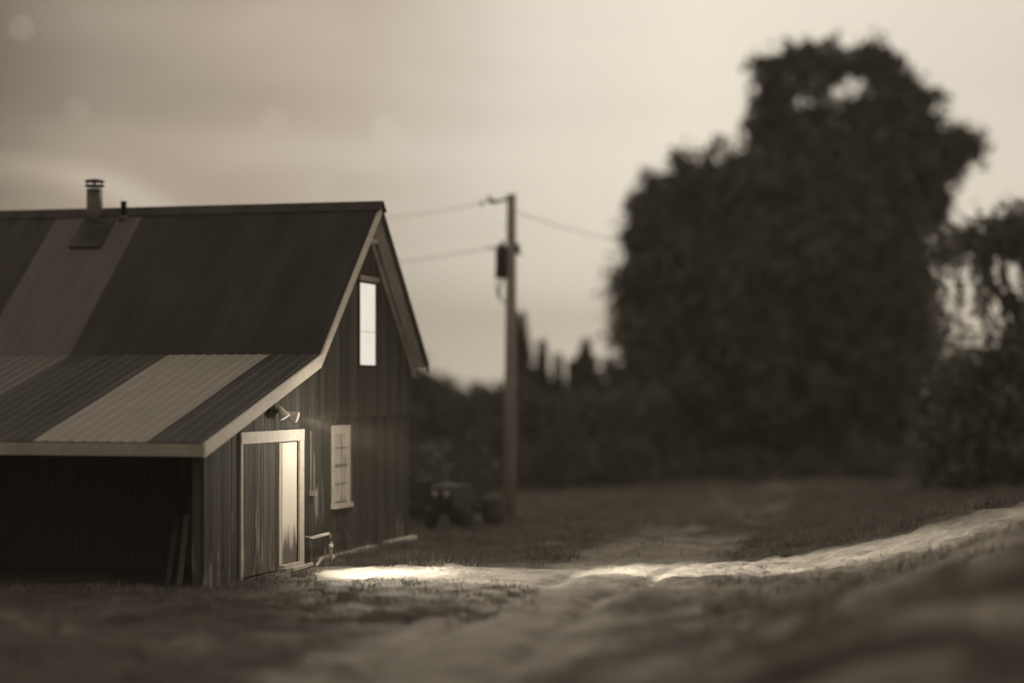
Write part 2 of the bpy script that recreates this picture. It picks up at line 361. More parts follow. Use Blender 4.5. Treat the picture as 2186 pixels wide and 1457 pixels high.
# long walls, back gable, lean-to bay
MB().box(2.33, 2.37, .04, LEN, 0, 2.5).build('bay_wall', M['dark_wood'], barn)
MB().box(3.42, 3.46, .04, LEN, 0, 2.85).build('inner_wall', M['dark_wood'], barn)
MB().box(8.17, 8.21, .0, LEN, 0, 2.9).build('rear_wall', M['siding'], barn)
MB().prism([(0, 0), (8.17, 0), (8.17, 2.85), (UR, 5.2), (UB, 2.85), (0, 1.9)], LEN - .05, LEN - .01).build('end_wall', M['siding'], barn)
MB().box(2.38, 3.41, 1.6, 1.64, 0, 2.4).build('vestibule_wall', M['dark_wood'], barn)
MB().box(-.012, .14, .002, .12, 0, 1.90).build('corner_post', M['siding'], barn)
MB().box(-.012, .14, 5.2, 5.34, 0, 1.90).build('post', M['siding'], barn)
MB().box(0.0, .12, .13, 5.19, 1.74, 1.89).build('eave_beam', M['dark_wood'], barn)
# --- roof
roof = MB().prism([(UL + .02, ZL - .07), (UB, ZB - .09), (UR, ZR - .09), (UE - .02, ZE - .07), (UE - .02, ZE - .012), (UR, ZR - .012), (UB, ZB - .012), (UL + .02, ZL - .012)], -OV + .03, LEN + .2).build('roof', M['soffit'], barn)
def corr(name, m, ua, za, ub, zb, v0, v1, label=None, period=.17, lift=0.0, sag=0.0):
    """ribbed metal sheet from (ua,za) up to (ub,zb) over v0..v1"""
    prof = []; v = v0
    k = math.floor(v0 / period)
    pts = []
    while k * period < v1:
        s = k * period
        for q, h in ((0, 0), (.60, 0), (.72, .009), (.86, .009), (.98, 0)): pts.append((s + q * period, h))
        k += 1
    pts = [(a, h) for a, h in pts if v0 < a < v1]; pts = [(v0, pts[0][1])] + pts + [(v1, pts[-1][1])]
    d = Vector((ub - ua, 0, zb - za)); nrm = Vector((-d.z, 0, d.x)).normalized()
    if nrm.z < 0: nrm = -nrm
    n = len(pts); V = []; Fc = []
    ns = 7
    for j in range(ns):
        f = j / (ns - 1)
        for a, h in pts:
            p = Vector((ua, a, za)) + d * f + nrm * (h + lift + .004 * math.sin(a * 3.1 + f * 9) * (0 < f < 1)); V.append(tuple(p))
    for j in range(ns - 1):
        for i in range(n - 1): Fc.append((j * n + i, j * n + i + 1, (j + 1) * n + i + 1, (j + 1) * n + i))
    mb = MB(); mb.v = V; mb.f = Fc; o = mb.build(name, m, roof)
    if label: o['label'] = label
    return o
def strips(ua, za, ub, zb, cuts, lift=0.0):
    for (v0, v1, k, lab) in cuts: corr('metal_sheet', M[k], ua, za, ub, zb, v0, v1, lab, lift=lift)
strips(UB, ZB, UR, ZR, [(-OV, 3.62, 'roof_main', None), (3.62, 5.12, 'roof_mid', 'paler grey roofing strip under the chimney'), (5.12, LEN + .2, 'roof_dark', None)], .004)
strips(UL, ZL, UB + .02, ZB + .006, [(-OV, .46, 'roof_dark', None), (.46, 2.05, 'roof_light', 'pale silvery roofing strip'), (2.05, 3.60, 'roof_dark', None), (3.60, 5.1, 'roof_mid', 'paler grey roofing strip'), (5.1, LEN + .2, 'roof_dark', None)], .004)
strips(UE, ZE, UR, ZR, [(-OV, LEN + .2, 'roof_dark', None)], .004)
rc = MB(); rc.prism([(UR - .16, ZR - .115), (UR, ZR + .035), (UR + .16, ZR - .12), (UR + .15, ZR - .135), (UR, ZR + .02), (UR - .15, ZR - .13)], -OV - .06, LEN + .2); rc.build('ridge_cap', M['roof_dark'], roof)
# --- rake boards, fascia
def rake(ua, za, ub, zb, wd, m, y0=-OV - .035, y1=-OV + .0, drop=.004):
    d = Vector((ub - ua, zb - za)).normalized(); k = wd / abs(d.x)
    return MB().prism([(ua, za - drop - k), (ub, zb - drop - k), (ub, zb - drop), (ua, za - drop)], y0, y1).build('rake_board', m, barn)
rake(UL - .01, ZL, UB, ZB, .165, M['trim'])
rake(UB + .002, ZB, UR - .02, ZR - .04, .115, M['trim'])
rake(UR + .02, ZR - .04, UE, ZE, .10, M['roof_dark'])
# inner lighter board of the right-hand slope
MB().prism([(UR + .05, ZR - .30), (UE - .06, ZE - .12), (UE - .06, ZE - .25), (UR + .05, ZR - .47)], -.085, -.05).build('barge_board', M['soffit'], barn)
MB().prism([(UR - .42, ZR - .62), (UR + .02, ZR - .62), (UR + .02, ZR - .55), (UR - .36, ZR - .55)], -.24, -.045).build('gable_bracket', M['soffit'], barn)
MB().box(UL - .03, UL - .003, -OV + .002, LEN + .2, ZL - .165, ZL - .008).build('fascia_board', M['trim_grey'], barn)  # same white paint as the rakes, greyed to carry the shade of this side
# --- foundation strip
fd = MB()
for k, (a, b) in enumerate(((3.98, 5.5), (5.52, 6.3), (6.9, 8.3))): fd.box(a, b, -.15, -.042, -.05, .075 + .012 * k)
fd.build('foundation', M['concrete'], barn)
# --- doors
tr = MB(); tr.box(DU0, DU1, -.075, -.041, DZ - .155, DZ); tr.box(DU0, DU0 + .055, -.07, -.041, 0, DZ - .157); tr.box(DU1 - .17, DU1, -.07, -.041, 0, DZ - .157)
tr.build('door_frame', M['trim'], barn)
sdm = MB(); rr = random.Random(4); a = DU0 + .057
while a < 2.44:
    b = min(a + .105, 2.45); sdm.box(a, b - .006, -.052 - rr.uniform(0, .004), -.031, .03, DZ - .16); a += .105
sdm.box(DU0 + .057, 2.445, -.03, .0, .04, DZ - .17)
sdoor = sdm.build('sliding_door', M['door'], barn)
dm = MB(); dm.box(2.665, 3.20, -.030, .02, .05, DZ - .175)
dr = dm.build('door', M['dirty'], barn); dr['label'] = 'white inner door dirty and scuffed at the foot'
st2 = MB(); st2.box(2.51, 2.575, -.045, .02, .05, DZ - .165); st2.box(2.60, 2.632, -.040, .02, .05, DZ - .165); st2.build('door_jamb', M['trim'], barn)
MB().box(2.40, 3.22, -.19, .10, .0, .05).build('threshold', M['white_plank'], barn)
MB().box(2.46, 3.22, -.14, -.05, .052, .085).build('threshold', M['white_plank'], barn)
# --- windows
def window(name, W4, m_trim, m_pane, tw, bars, proud, sill):
    a, b, z0, z1 = W4; y0, y1 = -.05 - proud, -.0; yp = y0 + .012
    fr = MB().box(a, b, y0, y1, z1 - tw, z1).box(a, a + tw * .3, y0, y1, z0, z1 - tw).box(b - tw, b, y0, y1, z0, z1 - tw)
    if sill: fr.box(a - .02, b + .02, y0 - .04, y1, z0 - .04, z0 + .03)
    f = fr.build('window', m_trim, barn)
    MB().box(a + tw * .3, b - tw, yp + .006, yp + .012, z0 + .03, z1 - tw - .001).build('pane', m_pane, f)
    mu = MB()
    for zf, hh in bars:
        z = z0 + (z1 - z0) * zf; mu.box(a + tw * .3, b - tw, yp - .003, yp + .005, z - hh / 2, z + hh / 2)
    mid = (a + b) / 2
    if sill: mu.box(mid - .008, mid + .008, yp - .001, yp + .0045, z0 + .001, z1 - tw)
    mu.build('muntin', M['plank'] if sill else m_trim, f)
    return f
wl = window('window', WL, M['trim'], M['pane'], .12, ((.27, .018), (.5, .045), (.72, .018), (.035, .05)), .03, True)
MB().box(4.83, 5.0, -.064, -.0625, WL[2] + .12, WL[2] + .58).build('curtain', M['curtain'], wl)
wu = window('window', WU, M['roof_dark'], M['glow'], .035, ((.41, .005),), .04, False); wu['label'] = 'brightly lit attic window'
# window head
MB().box(WU[0] - .03, WU[1] + .03, -.12, -.092, WU[3], WU[3] + .075).build('window_head', M['trim_grey'], barn)
# --- stove pipe and vent, placed where the photograph shows them on the near slope
def on_slope(pxx, pyy):
    d = Vector(((pxx - CX) / F, 1, -(pyy - HY) / F)); o = Vector((0, 0, EYE))
    a = l2w(UB, 0, ZB); n = (l2w(UR, 0, ZR) - a).cross(l2w(UB, 1, ZB) - a); tt = n.dot(a - o) / n.dot(d); p = o + d * tt - P0
    return Vector((p.x * ST + p.y * CT, -p.x * CT + p.y * ST, p.z))
c0 = on_slope(202, 494)
pxm = c0.y and (F / (P0.y + c0.x * CT + c0.y * ST))
pr = 17.0 / pxm; top_z = EYE + (HY - 382) / pxm
pipe = MB().lathe([(pr, -.1), (pr, top_z - c0.z - .16), (pr * .96, top_z - c0.z - .16)], c0.x, c0.y, c0.z, 24).build('stove_pipe', M['steel'], barn, True)
cp = MB().lathe([(pr * 1.0, 0), (pr * 1.22, .01), (pr * 1.22, .03), (pr, .035)], c0.x, c0.y, top_z - .13, 24).build('pipe_collar', M['dark_metal'], pipe)
cpm = MB().lathe([(pr * 1.2, 0), (pr * 1.28, .01), (pr * 1.1, .03), (.02, .05)], c0.x, c0.y, top_z - .05, 24)
for k in range(4):
    an = k * math.pi / 2 + .4; q = (c0.x + pr * .9 * math.cos(an), c0.y + pr * .9 * math.sin(an)); cpm.tube([(q[0], q[1], top_z - .12), (q[0], q[1], top_z - .045)], .012, 6)
cpm.build('pipe_cap', M['dark_metal'], pipe)
sl_ = (ZR - ZB) / (UR - UB)
fl = MB().lathe([(pr * 1.95, -.34), (pr * 1.75, -.1), (pr * 1.3, .13), (pr * 1.38, .15), (pr * 1.05, .17)], c0.x, c0.y, c0.z, 24)
fl.prism([(c0.x - .34, c0.z - .34 * sl_ + .025), (c0.x + .2, c0.z + .2 * sl_ + .025), (c0.x + .2, c0.z + .2 * sl_ + .05), (c0.x - .36, c0.z - .34 * sl_ + .05)], c0.y - .27, c0.y + .27)
fl.build('pipe_flashing', M['dark_metal'], pipe)
v0 = on_slope(264, 466)
vp = MB().lathe([(.045, -.05), (.045, .245), (.05, .245), (.05, .27)], v0.x, v0.y, v0.z, 14).build('vent_pipe', M['dark_metal'], barn, True)
MB().lathe([(.085, -.03), (.06, .02), (.05, .04)], v0.x, v0.y, v0.z, 14).build('vent_flashing', M['steel'], vp, True)

# ------------------------------------------------------------------ flood light above the door
fl_root = empty('flood_light', l2w(2.10, -.045, 2.21), 'lit twin head flood light fixed to the boards above the barn door', 'lamp')
MB().lathe([(.05, 0), (.05, .04)], 0, 0, 0, 14).xf(Matrix.Rotation(R(90), 4, 'X')).build('mount', M['dark_metal'], fl_root)
def local(p): return Vector(p) - fl_root.location
def head(center, target, name='lamp_head'):
    c = local(center); d = (Vector(target) - Vector(center)).normalized()
    q = d.to_track_quat('Z', 'Y').to_matrix().to_4x4(); mt = Matrix.Translation(c) @ q
    h = MB().lathe([(.025, -.16), (.04, -.12), (.06, -.04), (.075, 0), (.078, .02), (.07, .02)], seg=18).xf(mt).build(name, M['lamp'], fl_root, True)
    MB().lathe([(.067, .0), (.067, .022), (.05, .03), (.01, .034)], seg=18).xf(mt).build('bulb', M['bulb'], h, True)
    MB().tube([(0, 0, 0), tuple(c * .5 + Vector((0, 0, .01))), tuple(c - d * .15)], .014, 8).build('arm', M['dark_metal'], fl_root)
    return Vector(center) + d * .05, d
def lamp(name, kind, loc, energy, d=None, size=None, blend=.3, soft=.03):
    l = bpy.data.lights.new(name, kind); l.energy = energy; l.color = (1, .91, .75); l.shadow_soft_size = soft
    if kind == 'SPOT': l.spot_size = size; l.spot_blend = blend
    o = bpy.data.objects.new(name, l); C.objects.link(o); o.parent = fl_root; o.location = local(loc)
    if d is not None: o.rotation_euler = d.to_track_quat('-Z', 'Y').to_euler()
    return o
T1 = Vector((-1.85, 28.1, 0)); T2 = Vector((3.2, 28.2, .15))
hc1 = l2w(2.30, -.20, 2.13); hc2 = l2w(2.52, -.29, 2.12)
p1, d1 = head(hc1, T1); p2, d2 = head(hc2, T2)
lamp('spot_near', 'SPOT', p1, 1150, d1, R(46), .7)
lamp('spot_far', 'SPOT', p2, 7200, d2, R(28), .75)
lamp('glow', 'POINT', l2w(3.2, -1.0, 1.9), 60, soft=.08)  # added fill hung out from the wall to even the gable, no bulb there
lamp('fill_spot', 'SPOT', l2w(2.75, -.45, 2.10), 1500, (Vector((1.2, 25.6, 0)) - l2w(2.75, -.45, 2.1)).normalized(), R(118), 1.0, .06)  # added wide fill aimed at the foreground, not one of the two heads
# small lamp in the vestibule behind the sliding door
il = bpy.data.lights.new('indoor_lamp', 'POINT'); il.energy = 2; il.color = (1, .91, .75); il.shadow_soft_size = .08
ilo = bpy.data.objects.new('indoor_lamp', il); C.objects.link(ilo); ilo.location = l2w(2.9, -.0, 1.72)
ilo.location = l2w(2.95, .07, 1.70)

# ------------------------------------------------------------------ small things by the wall
o = MB().tube([(3.50, -.05, .40), (3.50, -.16, .40), (4.02, -.20, .42), (4.10, -.20, .39), (4.12, -.20, .28), (4.12, -.20, -.02)], .022, 10).tube([(4.12, -.2, .20), (4.12, -.2, .26)], .032, 10)
o = o.build('drain_pipe', M['lamp'], None, True); o.location = P0; o.rotation_euler = (0, 0, math.pi / 2 - TH); tag(o, 'bent pale pipe coming out of the wall and down to the ground beside the door', 'pipe')
o = MB().tube([(4.16, -.22, .09), (4.06, -.25, .03), (3.86, -.32, .02), (3.6, -.36, .02)], .014, 8).tube([(4.16, -.22, .09), (4.12, -.32, .03), (4.02, -.42, .02)], .014, 8)
o = o.build('hose', M['lamp'], None, True); o.location = P0; o.rotation_euler = (0, 0, math.pi / 2 - TH); tag(o, 'pale forked hose lying on the lit ground at the foot of the pipe', 'hose')
o = MB().box(3.66, 3.74, -.13, -.041, .98, 1.05).tube([(3.70, -.048, 1.05), (3.70, -.048, 1.9)], .008, 6)
o = o.build('outlet_box', M['trim_grey']); o.location = P0; o.rotation_euler = (0, 0, math.pi / 2 - TH); tag(o, 'small pale outlet box on the boards between door and window', 'outlet')
def scraped(u0, u1, z0, z1, sd):
    rg = random.Random(sd); n = 9; lo = [(u0 + (u1 - u0) * k / n, z0 + rg.uniform(0, .35) * (z1 - z0)) for k in range(n + 1)]; hi = [(u0 + (u1 - u0) * k / n, z1 - rg.uniform(0, .3) * (z1 - z0)) for k in range(n, -1, -1)]
    MB().prism(lo + hi, -.0405, -.036).build('worn_patch', M['plank'], barn)
scraped(3.84, 3.885, .95, 1.62, 1); scraped(3.885, 4.015, .52, 1.16, 2)
for a, b, c, lab in (((2.35, -.30, .04), (3.25, -.24, .05), .03, 'longer pale board lying on the ground in front of the door threshold'),
                     ((3.15, -.34, .03), (3.72, -.22, .10), .022, 'short pale stick propped beside the right door jamb')):
    o = MB().tube([a, b], c, 4).build('plank', M['white_plank']); o.location = P0; o.rotation_euler = (0, 0, math.pi / 2 - TH); tag(o, lab, 'plank')
for (pb, pt, lab) in (((388, 1253), (403, 1098), 'paler plank leaning in the dark bay, nearer the corner post'), ((360, 1256), (378, 1105), 'darker plank leaning in the dark bay, farther from the corner post')):
    def bay(q, u):
        Yd = P0.y + u * CT; p = px(q[0], q[1], Yd + .1) - P0; return (u, -p.x * CT + (p.y) * ST, max(p.z, .0))
    B = bay(pb, .35); T_ = bay(pt, .75); wd = .035
    mb = MB(); mb.prism([(B[0], B[2]), (B[0] + .03, B[2]), (T_[0] + .03, T_[2]), (T_[0], T_[2])], 0, .08)
    k = (T_[1] - B[1]); mb.v = [(x, y + B[1] + k * (z - B[2]) / max(.1, T_[2] - B[2]), z) for x, y, z in mb.v]
    o = mb.build('plank', M['plank_dim'] if 'paler' in lab else M['black']); o.location = P0; o.rotation_euler = (0, 0, math.pi / 2 - TH); tag(o, lab, 'plank')

# ------------------------------------------------------------------ utility pole
PY = 40.7; pb = px(1089, 1100, PY); pt_ = px(1092, 416, PY)
gz = float(height(pb.x, pb.y))
pole = empty('utility_pole', (pb.x, PY, gz), 'weathered wooden utility pole with a transformer beyond the barn', 'utility pole')
lp = lambda x, y, dy=0.0: Vector(((x - CX) / F * PY - pb.x, dy, EYE - (y - HY) / F * PY - gz))
MB().tube([lp(1089, 1112), lp(1090, 800), lp(1092, 415)], [.125, .115, .088], 16).build('pole', M['pole'], pole, True)
MB().lathe([(.11, 0), (.13, .03), (.13, .55), (.12, .6), (.05, .66), (.03, .74)], *lp(1072, 594), 18).build('transformer', M['black'], pole, True)
MB().tube([lp(1074, 594), lp(1066, 615), lp(1066, 633), lp(1074, 645), lp(1084, 644)], .022, 8).tube([lp(1062, 545), lp(1058, 590), lp(1060, 620), lp(1068, 640)], .014, 8).build('cable_loop', M['wire'], pole, True)
MB().tube([lp(1088, 421), lp(1060, 432), lp(1042, 430)], .028, 8).build('top_bracket', M['black'], pole)
for q in ((1053, 430), (1044, 424), (1030, 434)): MB().lathe([(.02, -.05), (.045, -.03), (.02, 0), (.045, .03), (.015, .06)], *lp(*q), 12).build('insulator', M['insul'], pole, True)
MB().tube([lp(1086, 528), lp(1065, 526), lp(1040, 530)], .018, 8).build('side_bracket', M['black'], pole)
MB().tube([lp(1092, 530), lp(1108, 528), lp(1111, 545)], .03, 8).box(*(lambda a: (a.x - .07, a.x + .05, -.05, .05, a.z - .1, a.z + .1))(lp(1104, 531))).build('cutout', M['black'], pole)
def wire(a, b, sag, lab, r=.007):
    a, b = Vector(a), Vector(b); pts = []
    for k in range(25):
        f = k / 24; p = a.lerp(b, f); p.z -= sag * 4 * f * (1 - f); pts.append(p)
    o = MB().tube(pts, r, 5).build('overhead_wire', M['wire'], None, True); tag(o, lab, 'wire', 'overhead wires at the pole'); return o
W0 = Vector((pb.x, PY, gz))
wire(W0 + lp(1030, 434), px(700, 480, 44), .05, 'upper overhead wire running left from the top of the pole')
wire(W0 + lp(1040, 530), px(760, 568, 43), .04, 'lower overhead wire running left from the transformer')
wire(W0 + lp(1097, 450), px(1420, 530, 46), .1, 'overhead wire running right from the pole towards the big tree', .008)

# ------------------------------------------------------------------ vegetation
def leaves(centers, size, spread, per, rng, flat=.0):
    """quads of leaf size scattered round clump centres"""
    n = len(centers) * per; c = np.repeat(centers, per, 0) + rng.normal(0, 1, (n, 3)) * spread
    a = rng.normal(0, 1, (n, 3)); a /= np.linalg.norm(a, axis=1)[:, None]
    b = np.cross(a, rng.normal(0, 1, (n, 3))); b /= np.linalg.norm(b, axis=1)[:, None] + 1e-9
    s = size * rng.uniform(.6, 1.4, (n, 1)); a = a * s; b = b * s * .6
    v = np.stack([c - a, c + b * .8, c + a, c - b * .8], 1).reshape(-1, 3)
    return v, np.arange(n * 4).reshape(-1, 4)
def lobes_points(lobes, n, rng, shell=.55):
    w_ = np.array([l[3] ** 2 for l in lobes]); w_ = w_ / w_.sum(); k = rng.choice(len(lobes), n, p=w_)
    L = np.array(lobes)[k]; d = rng.normal(0, 1, (n, 3)); d /= np.linalg.norm(d, axis=1)[:, None]
    r = np.where(rng.random(n) < shell, rng.uniform(.8, 1.04, n), rng.random(n) ** (1 / 3.) * .85)
    return L[:, :3] + d * (L[:, 3] * r)[:, None]
def tree(name, base, lobes, nclump, per, size, spread, lab, cat, m, trunk_r, seed, group=None, limbs=7, shell=.55):
    rng = np.random.default_rng(seed); base = Vector(base); base.z = float(height(base.x, base.y)) - .05
    root = empty(name, base, lab, cat, group)
    rel = [(l[0] - base.x, l[1] - base.y, l[2] - base.z, l[3]) for l in lobes]
    cen = lobes_points(rel, nclump, rng, shell); cen = cen[cen[:, 2] > .15]
    v, f = leaves(cen, size, spread, per, rng)
    v[:, 2] = np.maximum(v[:, 2], .02)
    np_mesh('crown', v, f, m, root)
    tops = sorted(rel, key=lambda l: -l[2]); top = tops[0]
    mb = MB(); H = top[2]
    mb.tube([(0, 0, -.1), (top[0] * .15, 0, H * .3), (top[0] * .5, 0, H * .65), (top[0], top[1], H)], [trunk_r, trunk_r * .8, trunk_r * .5, trunk_r * .12], 12)
    for k in range(limbs):
        l = rel[rng.integers(len(rel))]; f0 = rng.uniform(.2, .6)
        s0 = Vector((top[0] * f0 * .5, 0, H * f0)); e = Vector(l[:3]); mid = s0.lerp(e, .5) + Vector((0, 0, .1 * H * rng.random()))
        mb.tube([s0, mid, e], [trunk_r * .4, trunk_r * .25, trunk_r * .06], 7)
    mb.build('trunk', M['bark'], root, True)
    return root
def lob(x, y, r, Yd, dy=0.0): p = px(x, y, Yd + dy); return (p.x, p.y, p.z, r / F * Yd)
YT = 62.0
big = [lob(*a) for a in ((1560, 860, 235, YT), (1800, 840, 235, YT), (1640, 640, 235, YT), (1800, 620, 210, YT), (1540, 660, 190, YT, 1), (1480, 560, 120, YT), (1620, 480, 150, YT), (1790, 440, 150, YT), (1430, 830, 110, YT), (1425, 690, 95, YT), (1900, 940, 120, YT), (1880, 700, 120, YT, -1), (1900, 560, 90, YT), (1560, 1000, 130, YT), (1800, 1000, 120, YT), (1420, 940, 110, YT), (1385, 510, 45, YT), (1410, 440, 40, YT), (1480, 400, 45, YT), (1560, 400, 60, YT), (1345, 800, 40, YT), (1355, 600, 35, YT), (1350, 700, 35, YT), (1345, 870, 50, YT), (1700, 380, 100, YT), (1820, 380, 90, YT))]
bt = tree('broadleaf_tree', px(1660, 1040, YT), big, 2300, 44, .15, .30, 'huge dark broadleaf tree whose round gappy top stands highest against the sky', 'tree', M['leaf'], .38, 21, limbs=14, shell=.45)
# airy upper crown of the same tree: clumps along branches with the sky between them
rngT = np.random.default_rng(5)
airy = [lob(*a) for a in ((1680, 170, 62, YT), (1650, 240, 55, YT), (1760, 140, 50, YT), (1740, 230, 45, YT), (1830, 150, 52, YT), (1880, 130, 40, YT), (1900, 220, 75, YT), (1960, 220, 50, YT), (1940, 300, 70, YT), (1860, 260, 50, YT), (2000, 330, 50, YT), (2055, 300, 30, YT), (1960, 400, 60, YT), (1990, 440, 38, YT), (1690, 310, 60, YT), (1620, 330, 60, YT), (1545, 300, 20, YT), (1580, 345, 45, YT), (1640, 180, 40, YT), (1720, 130, 30, YT), (1900, 360, 90, YT), (1800, 290, 40, YT), (1450, 355, 18, YT), (1600, 270, 22, YT), (1890, 480, 80, YT), (1338, 508, 20, YT), (1322, 590, 16, YT), (1316, 640, 14, YT), (1310, 735, 18, YT), (1302, 800, 20, YT), (1398, 398, 20, YT), (1372, 440, 18, YT), (1455, 372, 22, YT), (1500, 365, 18, YT), (2072, 322, 24, YT), (2030, 360, 26, YT), (2000, 470, 22, YT), (1995, 190, 22, YT), (1880, 98, 14, YT), (1625, 135, 22, YT), (1748, 200, 24, YT), (1806, 232, 24, YT), (1765, 285, 22, YT))]
rel = [(l[0] - bt.location.x, l[1] - bt.location.y, l[2] - bt.location.z, l[3]) for l in airy]
cen = lobes_points(rel, 640, rngT, .4)
for (hx_, hy_, hr) in ((1685, 165, 17), (1712, 218, 15), (1778, 205, 20), (1786, 262, 17), (1762, 322, 18), (1835, 170, 15), (1886, 152, 14), (1888, 296, 16), (1945, 380, 18), (1580, 312, 24), (1645, 235, 12), (1925, 250, 12), (1850, 230, 10), (1735, 165, 10)):
    q = lob(hx_, hy_, hr, YT); dd = (cen - (np.array(q[:3]) - np.array(bt.location))) / np.array([q[3] + .10, 1.7, q[3] + .10]); cen = cen[(dd ** 2).sum(1) > 1]
v, f = leaves(cen, .15, .17, 34, rngT); np_mesh('upper_crown', v, f, M['leaf'], bt)
mbb = MB(); s0 = Vector((.6, 0, 6))
for l in rel:
    e = Vector(l[:3]); mbb.tube([s0 + (e - s0) * .1, s0.lerp(e, .55) + Vector((0, .2, .3)), e], [.12, .07, .02], 6)
mbb.build('branch', M['bark'], bt, True)
# drooping tree at the right edge
YW = 46.0
wl_ = [lob(*a) for a in ((2060, 505, 38, YW), (2120, 500, 42, YW), (2185, 500, 50, YW), (2240, 520, 80, YW), (2015, 530, 28, YW), (2215, 640, 35, YW), (2250, 760, 120, YW), (2120, 790, 60, YW), (2050, 830, 75, YW), (2160, 900, 110, YW), (2040, 950, 90, YW), (2130, 1000, 70, YW), (2110, 580, 14, YW), (2075, 610, 12, YW), (2030, 690, 16, YW), (2160, 640, 16, YW), (2240, 950, 110, YW), (1980, 980, 60, YW))]
wt = tree('willow_tree', px(2230, 1060, YW), wl_, 560, 30, .11, .2, 'loose drooping tree at the right edge with sky showing under its arching top', 'tree', M['leaf2'], .22, 33, limbs=10)
rngW = np.random.default_rng(8); hang = []
for k in range(13):
    x = rngW.uniform(2010, 2230); p = px(x, 520, YW + rngW.uniform(-1.5, 1.5)); ln = rngW.uniform(.8, 3.2)
    for q in range(int(ln * 14)): hang.append((p.x + .06 * math.sin(q * .5), p.y, p.z - q * .07))
hang = np.array(hang) - np.array(wt.location); v, f = leaves(hang, .07, .05, 5, rngW); np_mesh('hanging_twigs', v, f, M['leaf2'], wt)
# spruces
def spruce(pxx, top, wpx, Yd, lab, seed):
    b = px(pxx, 1000, Yd); b.z = float(height(b.x, b.y)) - .05; H = EYE - (top - HY) / F * Yd - b.z; wr = wpx / F * Yd
    root = empty('spruce_tree', b, lab, 'spruce', 'spruces in front of the far thicket'); rng = np.random.default_rng(seed)
    P_, D_ = [], []
    z = .3; V = []
    while z < H:
        f = z / H; r = (wr * 1.5 * (1 - f) ** .9 + .02) * rng.uniform(.8, 1.15)
        for k in range(14):
            an = rng.uniform(0, 6.28); rr_ = r * rng.uniform(.65, 1.1)
            for q in range(max(2, int(rr_ / .07))):
                s_ = (q + .5) / max(2, int(rr_ / .07)); V.append((math.cos(an) * rr_ * s_, math.sin(an) * rr_ * s_, z - .25 * rr_ * s_ + .1 * rr_ * s_ * s_))
        z += .07
    v, f = leaves(np.array(V), .075, .035, 9, rng); np_mesh('crown', v, f, M['needle'], root)
    MB().tube([(0, 0, 0), (0, 0, H * .99)], [.08, .008], 8).build('trunk', M['bark'], root, True)
for k, a in enumerate(((1112, 668, 50, 58, 'tallest narrow spruce, just right of the utility pole'), (1157, 728, 34, 59, 'second spruce right of the pole, slim and pointed'),
          (1191, 760, 26, 59.5, 'third and shorter slim spruce right of the pole'), (1219, 772, 17, 60, 'smallest spruce top, left of the broad spruce'), (1251, 728, 82, 58.5, 'broadest spruce, nearest the huge broadleaf tree'))):
    spruce(*a, 50 + k)
# thicket: separate rounded trees behind the spruces, down to the field
thick = [(905, 885, 60, 52, 'rounded dark tree showing past the right end of the barn roof'), (985, 915, 62, 54, 'second rounded dark tree right of the barn'),
         (1062, 905, 55, 55, 'rounded dark tree directly behind the utility pole'), (1140, 915, 62, 54, 'dark tree behind the tallest spruce'),
         (1215, 925, 60, 55, 'dark tree behind the small spruces'), (1290, 920, 62, 54, 'dark tree in the gap before the huge broadleaf tree'),
         (1365, 915, 62, 55, 'dark tree at the left foot of the huge broadleaf tree')]
for k, (x, y, r, Yd, lab) in enumerate(thick):
    rg = random.Random(k); ls = [lob(x, y, r, Yd), lob(x - 20, y + 70, r * 1.1, Yd), lob(x + 15, y + 130, r, Yd)]
    for q in range(6): ls.append(lob(x + rg.uniform(-45, 45), y - rg.uniform(5, 55), rg.uniform(16, 30), Yd))
    tree('thicket_tree', px(x, 1020, Yd), ls, 420, 26, .10, .17, lab, 'tree', M['bush'], .12, 70 + k, 'rounded trees of the thicket', 4, .6)
for k, (x, y, r, Yd, lab) in enumerate(((1450, 1010, 55, 56, 'low shrub at the left foot of the huge tree'), (1580, 1020, 60, 57, 'low shrub under the middle of the huge tree'), (1720, 1020, 60, 56, 'low shrub under the right half of the huge tree'),
          (1860, 1010, 65, 55, 'low shrub between the huge tree and the drooping tree'), (886, 1050, 30, 39.5, 'small shrub right behind the barn corner'), (895, 1000, 34, 40, 'taller shrub behind the barn corner, left of the garden tractor'), (985, 985, 42, 42, 'shrub standing behind the garden tractor'), (1060, 960, 55, 50, 'broad shrub behind the utility pole foot'), (1200, 970, 60, 51, 'broad shrub right of the utility pole'), (1330, 980, 60, 52, 'broad shrub left of the huge tree foot'))):
    ls = [lob(x, y, r, Yd), lob(x - r * .5, y + r * .3, r * .7, Yd), lob(x + r * .6, y + r * .25, r * .6, Yd)]
    tree('shrub', px(x, 1060, Yd), ls, 160, 24, .07, .12, lab, 'shrub', M['bush'], .05, 120 + k, 'shrubs round the field edge', 3, .7)

# ------------------------------------------------------------------ garden tractor behind the barn corner
TY = 37.6; tb = px(992, 1116, TY); tb.z = float(height(tb.x, tb.y))
trc = empty('garden_tractor', tb, 'dark garden tractor parked on the grass between barn and utility pole', 'tractor', rz=R(62))
def rbox(x0, x1, y0, y1, z0, z1, b=.04):
    mb = MB(); mb.prism([(x0 + b, z0), (x1 - b, z0), (x1, z0 + b), (x1, z1 - b), (x1 - b, z1), (x0 + b, z1), (x0, z1 - b), (x0, z0 + b)], y0, y1); return mb
rbox(-.85, -.1, -.24, .24, .38, .80, .09).build('hood', M['paint'], trc)
MB().box(-.875, -.853, -.20, .20, .45, .74).build('grille', M['dark_metal'], trc)
for s in (-1, 1): MB().lathe([(.06, 0), (.055, .02), (.02, .03)], seg=14).xf(Matrix.Translation((-.876, s * .12, .64)) @ Matrix.Rotation(R(-90), 4, 'Y')).build('headlight', M['lens'], trc, True)
